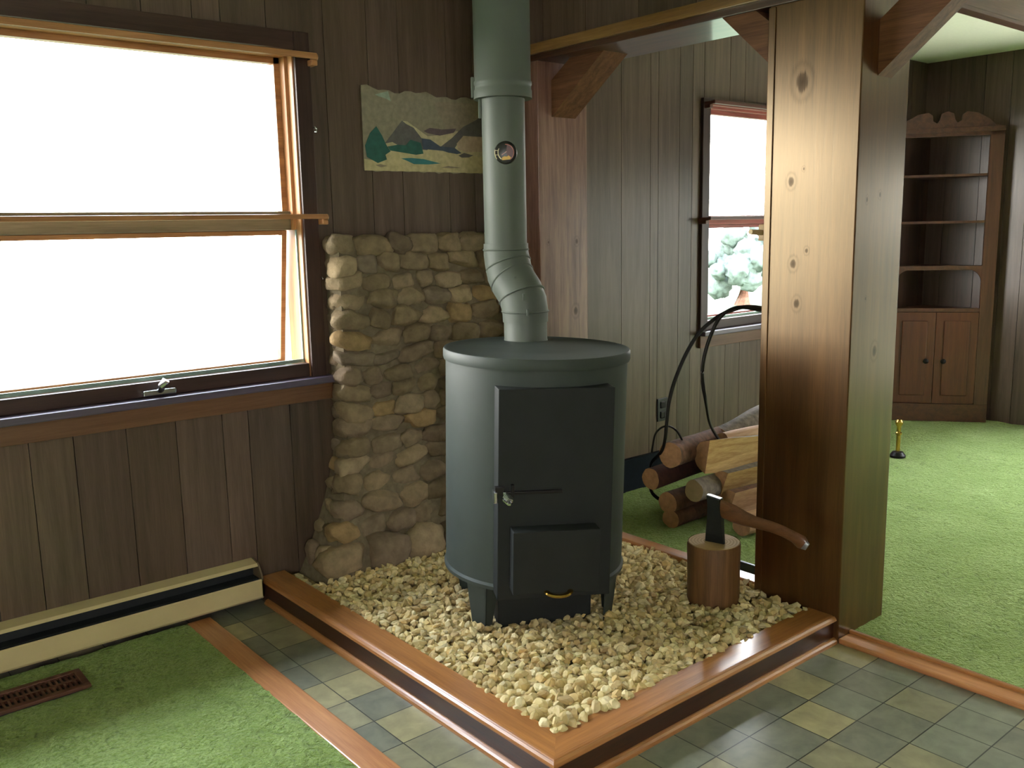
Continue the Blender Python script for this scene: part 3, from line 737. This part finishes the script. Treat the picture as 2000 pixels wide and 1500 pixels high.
b = MB(); b.tube([(.330, -.018, 1.222), (.330, -.028, 1.222), (.332, -.032, 1.216)], .0025, 6); tag(b.build('cup_hook', CHROME), 'tiny hook on dark casing beside the stone wall', 'hook')

# ------------------------------------------------------------------ baseboard heater, floor register, outlet, baseboards
ht = thing('baseboard_heater', 'long cream electric baseboard heater under the large window', 'heater', (-1, 0, .012))
HX0, HX1 = -3.2, -.016
b = MB(); b.prism([(HX0, 0, .174), (HX0, -.004, .174), (HX0, -.052, .166), (HX0, -.060, .156), (HX0, -.057, .155), (HX0, -.05, .162), (HX0, 0, .169)], (HX1 - HX0, 0, 0)); b.build('hood', CREAM, ht)
b = MB(); b.box(HX0, HX1, -.012, 0, .012, .172); b.build('back_plate', DARKSLOT, ht)
b = MB(); b.prism([(HX0, -.082, .112), (HX0, -.086, .108), (HX0, -.086, .044), (HX0, -.080, .036), (HX0, -.072, .036), (HX0, -.080, .046), (HX0, -.080, .106)], (HX1 - HX0, 0, 0)); b.build('front_cover', CREAM, ht)
b = MB(); b.box(HX0, HX1, -.06, -.012, .06, .11); b.build('heating_fins', DARKSLOT, ht)
b = MB(); b.prism([(HX1 - .006, 0, .012), (HX1 - .006, -.07, .036), (HX1 - .006, -.086, .044), (HX1 - .006, -.086, .112), (HX1 - .006, -.082, .13), (HX1 - .006, -.06, .16), (HX1 - .006, -.05, .168), (HX1 - .006, 0, .176)], (.006, 0, 0)); b.build('end_cap', plain('heater_end_brown', '6a5a44', .5), ht)

rg = thing('floor_register', 'brown metal floor register in the left green carpet', 'floor vent', (-.84, -.27, .02))
RX0, RX1, RY0, RY1 = -1.02, -.705, -.335, -.195
b = MB(); b.box(RX0, RX1, RY0, RY0 + .022, .018, .03, .003); b.box(RX0, RX1, RY1 - .022, RY1, .018, .03, .003); b.box(RX0, RX0 + .022, RY0 + .022, RY1 - .022, .018, .03, .003); b.box(RX1 - .022, RX1, RY0 + .022, RY1 - .022, .018, .03, .003)
b.build('frame', VENTM, rg)
b = MB()
for i in range(17):
    x = RX0 + .03 + i * .0155; b.box(x, x + .007, RY0 + .02, RY1 - .02, .018, .027)
b.box(RX0 + .02, RX1 - .02, (RY0 + RY1) / 2 - .006, (RY0 + RY1) / 2 + .006, .018, .0275); b.build('louvers', VENTM, rg)
b = MB(); b.box(RX0 + .01, RX1 - .01, RY0 + .01, RY1 - .01, .006, .016); b.build('duct_opening', DARKSLOT, rg)

ol = thing('wall_outlet', 'dark outlet plate low on the panelled wall behind the log rack', 'outlet', (2.34, -.004, .41))
b = MB(); b.box(2.30, 2.38, -.008, 0, .35, .475, .003); b.build('cover_plate', PLATE, ol)
for zz in (.385, .44):
    b = MB(); b.box(2.322, 2.358, -.012, -.008, zz - .018, zz + .018, .004); b.build('socket', BLACKIRON, ol)
b = MB(); b.box(1.571, 4.6, -.03, 0, 0, .19, .004); st(b.build('baseboard_back', DARKBASE))

# ------------------------------------------------------------------ stump and axe
su = thing('chopping_stump', 'short sawn log standing on the gravel with an axe in it', 'stump', (1.117, -1.30, .07))
b = MB(); vs = b.lathe([(.090, .062), (.092, .08), (.0925, .20), (.094, .29), (.092, .2985)], 40, Matrix.Translation((1.117, -1.30, 0)), cap=False)
for v in vs:
    d = Vector((v.co.x - 1.117, v.co.y + 1.30, 0)); a = math.atan2(d.y, d.x); q = 1 + .025 * math.sin(a * 2 + 1) + .02 * noise.noise(Vector((a * 2, v.co.z * 5, 1))); v.co.x = 1.117 + d.x * q; v.co.y = -1.30 + d.y * q
b.build('bark', STUMPBARK, su)
k = NT('stump_rings', .8); tc = k.n('ShaderNodeTexCoord'); wv = k.n('ShaderNodeTexWave', wave_type='RINGS', rings_direction='Z'); k.l(tc.outputs['Object'], wv.inputs['Vector']); wv.inputs['Scale'].default_value = 28; wv.inputs['Distortion'].default_value = 1.5
k.base(k.ramp(wv.outputs['Color'], [(0, lin('9a7a4c')), (1, lin('b8996a'))]))
b = MB(); vs = b.lathe([(.0915, .297), (.088, .2995), (.001, .300)], 40, Matrix.Translation((1.117, -1.30, 0)), cap=False)
for v in vs:
    d = Vector((v.co.x - 1.117, v.co.y + 1.30, 0)); a = math.atan2(d.y, d.x); q = 1 + .025 * math.sin(a * 2 + 1) + .02 * noise.noise(Vector((a * 2, .29 * 5, 1))); v.co.x = 1.117 + d.x * q; v.co.y = -1.30 + d.y * q
b.build('sawn_top', k.m, su)
ax = thing('axe', 'axe with dark head and curved brown handle stuck in the stump', 'axe', (1.12, -1.30, .29))
hd_ = Vector((.25, -.97, 0)).normalized(); sd_ = Vector((.97, .25, 0)).normalized(); O = Vector((1.108, -1.306, 0))
def A_(h, z, s=0): return O + hd_ * (h * (.9 if h < .045 else 1) + (.004 if h < .045 else 0)) + sd_ * s + Vector((0, 0, z))
b = MB(); prof = [(-.040, .283, .002), (-.034, .33, .010), (-.027, .39, .015), (-.026, .44, .017), (-.030, .468, .017), (.022, .458, .017), (.024, .44, .017), (.028, .39, .015), (.034, .33, .010), (.042, .283, .002)]
L_ = [b.b.verts.new(A_(h, z, -t)) for h, z, t in prof]; R_ = [b.b.verts.new(A_(h, z, t)) for h, z, t in prof]; n = len(prof)
for i in range(4): b.b.faces.new((L_[i], L_[i + 1], L_[n - 2 - i], L_[n - 1 - i])); b.b.faces.new((R_[i], R_[n - 1 - i], R_[n - 2 - i], R_[i + 1]))
for i in range(n): b.b.faces.new((L_[i], R_[i], R_[(i + 1) % n], L_[(i + 1) % n]))
hdm = b.build('head', BLADE, ax)
POLL = plain('poll_highlight_steel', '9a9ea0', .4, metal=.9)
b = MB(); b.prism([A_(-.030, .4685, -.015), A_(.022, .4585, -.010), A_(.022, .4585, .010), A_(-.030, .4685, .002)], (0, 0, .003)); b.build('poll_highlight', POLL, hdm)  # bright patch standing in for the highlight on the poll
hp = [(-.012, .432), (.03, .425), (.07, .414), (.11, .403), (.15, .397), (.20, .392), (.24, .384), (.28, .370), (.305, .357), (.315, .350)]
rr = [.028, .032, .032, .027, .0215, .020, .0195, .020, .025, .020]
b = MB(); b.tube([A_(h, z) for h, z in hp], .02, 14, flat=.47, rad=rr); b.build('handle', HANDLE, ax)
b = MB(); b.tube([A_(.313, .351), A_(.326, .344)], .016, 12, flat=.5, rad=[.019, .014]); b.build('handle_cap', plain('grey_handle_end', '8a8c90', .35, metal=.5), ax)

# ------------------------------------------------------------------ log rack and firewood
lr = thing('log_rack', 'black wrought iron hoop log rack on carpet behind the post', 'log rack', (1.95, -.7, .02))
def spline(pts, n=8):
    P_ = [Vector(p) for p in pts]; out = []
    for i in range(len(P_) - 1):
        a, b_, c, d = P_[max(i - 1, 0)], P_[i], P_[i + 1], P_[min(i + 2, len(P_) - 1)]
        for k in range(n):
            t = k / n; out.append(.5 * ((2 * b_) + (c - a) * t + (2 * a - 5 * b_ + 4 * c - d) * t * t + (3 * b_ - a - 3 * c + d) * t ** 3))
    return out + [P_[-1]]
h1 = [(1.98, -.42, .03), (1.86, -.36, .12), (1.79, -.41, .28), (1.754, -.519, .396), (1.769, -.54, .616), (1.798, -.58, .776), (1.839, -.636, .909), (1.887, -.704, .989), (1.925, -.756, 1.02), (1.963, -.809, 1.036), (2.02, -.88, 1.02), (2.08, -.96, .95), (2.14, -1.03, .80), (2.17, -1.07, .6), (2.18, -1.08, .4), (2.16, -1.07, .2), (2.08, -.97, .05), (1.95, -.8, .028)]
b = MB(); b.tube(spline(h1), .0085, 8, flat=.7); b.build('hoop', BLACKIRON, lr)
h2 = [(2.012, -.846, 1.019), (1.949, -.793, 1.034), (1.906, -.757, 1.022), (1.872, -.729, .987), (1.844, -.706, .913), (1.822, -.688, .812), (1.818, -.685, .721), (1.84, -.69, .605), (1.91, -.66, .498), (2.06, -.60, .385), (2.18, -.55, .30), (2.2, -.5, .15), (2.1, -.5, .03)]
b = MB(); b.tube(spline(h2), .0085, 8, flat=.75); b.build('hoop', BLACKIRON, lr)
h3 = [(1.742, -.46, .36), (1.745, -.463, .393), (1.754, -.47, .446), (1.777, -.489, .477), (1.804, -.512, .481), (1.83, -.533, .458), (1.85, -.55, .41), (1.855, -.555, .37)]
b = MB(); b.tube(spline(h3), .005, 8); b.build('scroll', BLACKIRON, lr)
b = MB(); b.box(1.55, 1.70, -1.155, -1.13, .022, .034, .003); b.box(1.545, 1.56, -1.19, -1.09, .022, .06, .003); b.build('foot', plain('worn_iron', '4a5052', .35, metal=.7), lr)

def log(label, a, c, r, kind='round', roll=0, mats=None, seed=0, taper=1.0):
    a, c = Vector(a), Vector(c); o = thing('firewood_log', label, 'firewood log', tuple((a + c) / 2), 'firewood logs on the iron rack')
    d = (c - a).normalized(); up = Vector((0, 0, 1)); u = (up - d * d.z).normalized(); v = d.cross(u)
    def prof():
        if kind == 'round': return [(math.cos(2 * PI * i / 20), math.sin(2 * PI * i / 20)) for i in range(20)], 20
        if kind == 'half':
            return [(math.cos(PI * i / 12), math.sin(PI * i / 12)) for i in range(13)], 12
        return [(math.cos(PI * .62 * i / 10), math.sin(PI * .62 * i / 10)) for i in range(11)] + [(.0, -.05)], 10
    pr, nb = prof(); n = len(pr); b1 = MB(); rings = []; M_ = 9
    for j in range(M_):
        t = j / (M_ - 1); p = a.lerp(c, t); ring_ = []
        for i, (q, s) in enumerate(pr):
            cr, sr = math.cos(roll), math.sin(roll); qx, qy = q * cr - s * sr, q * sr + s * cr
            k = r * (1 + (taper - 1) * t) * (1 + .12 * noise.noise(Vector((qx * 1.5, qy * 1.5, t * 2 + seed))))
            ring_.append(b1.b.verts.new(p + u * qx * k + v * qy * k))
        rings.append(ring_)
    for r0, r1 in zip(rings, rings[1:]):
        for i in range(n):
            f = b1.b.faces.new((r0[i], r0[(i + 1) % n], r1[(i + 1) % n], r1[i])); f.smooth = True
            f.material_index = 0 if i < nb else 1
    f = b1.b.faces.new(rings[0][::-1]); f.material_index = 2; f = b1.b.faces.new(rings[-1]); f.material_index = 3
    # bark, split faces and sawn ends as separate parts
    bm = b1.b; bmesh.ops.recalc_face_normals(bm, faces=bm.faces)
    for idx, (nm, mt) in enumerate(zip(('bark', 'split_face', 'sawn_end', 'sawn_end'), tuple(mats or (LOGBARK, SPLIT, LOGEND)) + ((mats or (0, 0, LOGEND))[2],))):
        cp = bm.copy(); dl = [f for f in cp.faces if f.material_index != idx]
        if len(dl) == len(cp.faces): cp.free(); continue
        bmesh.ops.delete(cp, geom=dl, context='FACES')
        for f in cp.faces: f.material_index = 0
        me = bpy.data.meshes.new(nm); cp.to_mesh(me); cp.free(); me.materials.append(mt)
        if any(p.use_smooth for p in me.polygons): me.set_sharp_from_angle(angle=math.radians(50))
        link(nm, me, o)
    bm.free(); return o
PALE = (GREYBARK, SPLIT, LOGEND); PINK = (LOGBARK, SPLITP, LOGEND)
log('round brown barked log lying on top at the left end of the rack', (1.765, -.55, .36), (2.28, -.47, .35), .06, 'round', seed=1)
log('split log with broad pale yellow face, highest of the split ones', (1.90, -.655, .345), (2.42, -.70, .305), .078, 'half', PI * 1.03, PALE, 2)
log('split log with clean pale face directly under the highest split one', (1.95, -.71, .208), (2.45, -.77, .213), .072, 'half', PI * 1.12, PALE, 3)
log('dull tan log end in the middle of the rack above the axe', (1.80, -.66, .205), (2.35, -.62, .19), .05, 'round', 0, (GREYBARK, SPLIT, plain('dull_end', '85734c', .85)), 4)
log('tan barked log low at the left end of the rack', (1.755, -.545, .135), (2.30, -.50, .13), .05, 'round', seed=5)
log('lowest brown log resting near the carpet at the left', (1.76, -.56, .06), (2.3, -.52, .055), .045, 'round', seed=6)
log('dark reddish log at the back left of the rack', (1.735, -.46, .235), (2.3, -.42, .24), .05, 'round', 0, (plain('dark_red_bark', '50302a', .9, var=.3, bump=.6), SPLIT, LOGEND), 7)
log('pinkish split log to the right of the axe head', (1.93, -.77, .13), (2.4, -.82, .12), .075, 'half', PI * 1.1, PINK, 8)
log('split log with pale bark just behind the stump top', (1.88, -.86, .075), (2.36, -.9, .07), .05, 'round', 0, (SPLITP, SPLIT, LOGEND), 9)
log('grey barked log tilted up at the back of the pile', (2.20, -.50, .355), (2.56, -.52, .43), .06, 'round', 0, (GREYBARK, SPLIT, LOGEND), 10)
log('small pink brown log wedged below the grey tilted one', (2.10, -.585, .375), (2.5, -.6, .37), .04, 'round', 0, (SPLITP, SPLIT, LOGEND), 11)

# ------------------------------------------------------------------ small brass fireplace tool behind the post
bt = thing('brass_handle_tool', 'small brass handled tool standing on the carpet just right of the post', 'fireplace tool', (3.715, -.63, .02))
b = MB(); M = Matrix.Translation((3.715, -.63, 0)); b.lathe([(.001, .018), (.045, .018), (.045, .03), (.03, .05), (.012, .055)], 20, M, cap=False); b.build('base', BLACKIRON, bt)
b = MB(); b.lathe([(.012, .05), (.012, .15), (.018, .155), (.018, .165), (.012, .17), (.012, .20), (.02, .215), (.022, .23), (.014, .243), (.001, .247)], 16, M, cap=False); b.build('handle', BRASS, bt)

# ------------------------------------------------------------------ corner cabinet
cb = thing('corner_cabinet', 'tall dark wooden corner cabinet with open shelves and scrolled top', 'cabinet', (4.8, -.3, .02))
A0 = Vector((4.59, -.018, 0)); D_ = Vector((.36, -.473, 0)).normalized(); N_ = Vector((-D_.y, D_.x, 0)); N_ = -N_ if N_.dot(Vector((-1, -1, 0))) < 0 else N_
MC = Matrix(((D_.x, -N_.x, 0, A0.x), (D_.y, -N_.y, 0, A0.y), (0, 0, 1, 0), (0, 0, 0, 1)))   # local x along the front, y inward
W_ = .705
def cp(name, mb, mat, parent=None): return mb.build(name, mat, parent or cb)
for x0, x1 in ((0, .085), (W_ - .085, W_)):
    b = MB(); b.box(x0, x1, 0, .022, .02, 1.96, .002, MC); cp('stile', b, CABW)
b = MB(); zt = 1.93; arc = [(0, zt), (W_, zt), (W_, 1.985), (W_ - .06, 1.995), (W_ - .10, 2.035), (W_ - .17, 2.075), (W_ - .235, 2.085), (W_ - .262, 2.065), (W_ - .265, 2.03), (W_ - .29, 2.015), (W_ - .305, 2.035), (W_ - .315, 2.075)]
arc = arc + [(W_ / 2, 2.09)] + [(W_ - x, z) for x, z in arc[::-1][:-2]]
b.prism([(x, 0, z) for x, z in arc], (0, .022, 0), MC); cp('scrolled_top', b, CABWX)
b = MB(); b.box(.0, W_, -.012, .0, 1.955, 1.985, .003, MC); cp('cornice', b, CABWX)
tri = [(.03, .02), (W_ - .03, .02), (W_ - .10, .27), (W_ / 2 + .04, .40), (W_ / 2 - .04, .40), (.05, .12)]
back = [(W_ - .02, .02), (W_ - .065, .29), (W_ / 2 + .03, .42), (W_ / 2 - .06, .36), (.02, .02)]
b = MB()
for (p, q) in zip(back, back[1:]): b.prism([(p[0], p[1], .02), (q[0], q[1], .02), (q[0], q[1], 1.95), (p[0], p[1], 1.95)], (0, .008, 0), MC)
cp('back_panel', b, CABIN)
for z in (1.08, 1.382, 1.687, .79):
    b = MB(); t = .024 if z == 1.08 else .016
    b.prism([(x, y - .012 if y < .03 else y, z - t) for x, y in back], (0, 0, t), MC); cp('shelf', b, CABWX)
b = MB(); b.box(.085, W_ - .085, .0, .022, .775, .80, .002, MC); b.box(.085, W_ - .085, 0, .022, 1.06, 1.085, .002, MC); cp('rail', b, CABWX)
for s in (0, 1):     # rounded corners of the lower opening
    b = MB(); x0 = .085 if s == 0 else W_ - .085; sg = 1 if s == 0 else -1
    b.prism([(x0, 0, 1.062), (x0, 0, .97)] + [(x0 + sg * .09 * (1 - math.cos(a)), 0, .97 + .09 * math.sin(a)) for a in [PI / 2 * i / 8 for i in range(1, 9)]], (0, .02, 0), MC); cp('arch_bracket', b, CABW)
for s in (0, 1):
    x0, x1 = (.087, W_ / 2 - .0015) if s == 0 else (W_ / 2 + .0015, W_ - .087)
    b = MB(); b.box(x0, x1, -.002, .018, .145, .772, .003, MC); b.box(x0 + .05, x1 - .05, -.010, -.002, .2, .715, .006, MC); d = cp('door', b, DOORW)
    b = MB(); kx = W_ / 2 + (-.055 if s == 0 else .055); b.lathe([(.008, 0), (.008, .01), (.017, .016), (.018, .024), (.010, .03), (.001, .031)], 14, MC @ Matrix.Translation((kx, -.002, .44)) @ Matrix.Rotation(PI / 2, 4, 'X'), cap=False); cp('knob', b, BLACKIRON, d)
b = MB(); b.box(0, W_, -.006, .02, .02, .142, .003, MC); cp('plinth', b, CABWX)

# ------------------------------------------------------------------ outdoors
b = MB(); b.box(-40, 40, .3, 60, -.7, -.6); st(b.build('ground', plain('lawn', '3c4a30', .95, var=.2, nscale=2)), 'lawn outside')
def tree(label, x, y, h, r, seed):
    o = thing('leafy_tree', label, 'tree', (x, y, -.6), 'trees beyond the window'); rn = random.Random(seed)
    b = MB(); b.tube([(x, y, -.62), (x + .1, y, h * .4), (x, y, h * .7)], .15, 8, rad=[.22, .16, .08]); b.build('trunk', LOGBARK, o)
    bm = bmesh.new()
    for i in range(34):
        p = Vector((rn.gauss(0, .4), rn.gauss(0, .4), rn.gauss(0, .35))); q = bmesh.ops.create_icosphere(bm, subdivisions=3, radius=r * rn.uniform(.2, .42))['verts']
        for v in q:
            n_ = v.co.normalized(); v.co = v.co * (1 + .35 * noise.noise(n_ * 4 + p * 9) + .25 * noise.noise(n_ * 11 + p * 5)) + Vector((x, y, h * .75)) + p * r
    me = bpy.data.meshes.new('crown'); bm.to_mesh(me); bm.free(); [setattr(f_, 'use_smooth', True) for f_ in me.polygons]; me.materials.append(plain('leaves', '49564e', .8, var=.4, nscale=9)); link('crown', me, o)
tree('leafy tree seen through the lower pane of the window behind the post', 17.5, 10.5, .75, .85, 3)

hg = thing('light_screen', 'unseen leafy hedge outside the right hand window', 'light_screen', (7.6, -2.3, -.6))  # foliage added out of view to block level daylight from the right
rn = random.Random(4); bm = bmesh.new()
for i in range(60):
    q = bmesh.ops.create_icosphere(bm, subdivisions=3, radius=rn.uniform(.4, .6))['verts']; c_ = Vector((7.6 + rn.uniform(-.3, .3), -6.5 + i * .14, rn.uniform(-.2, 1.75)))
    for v in q: v.co = v.co * (1 + .3 * noise.noise(v.co * 5 + c_ * 3)) + c_
me = bpy.data.meshes.new('foliage'); bm.to_mesh(me); bm.free(); me.materials.append(plain('light_screen_leaves', '6e7266', .8, var=.4, nscale=6)); link('foliage', me, hg)
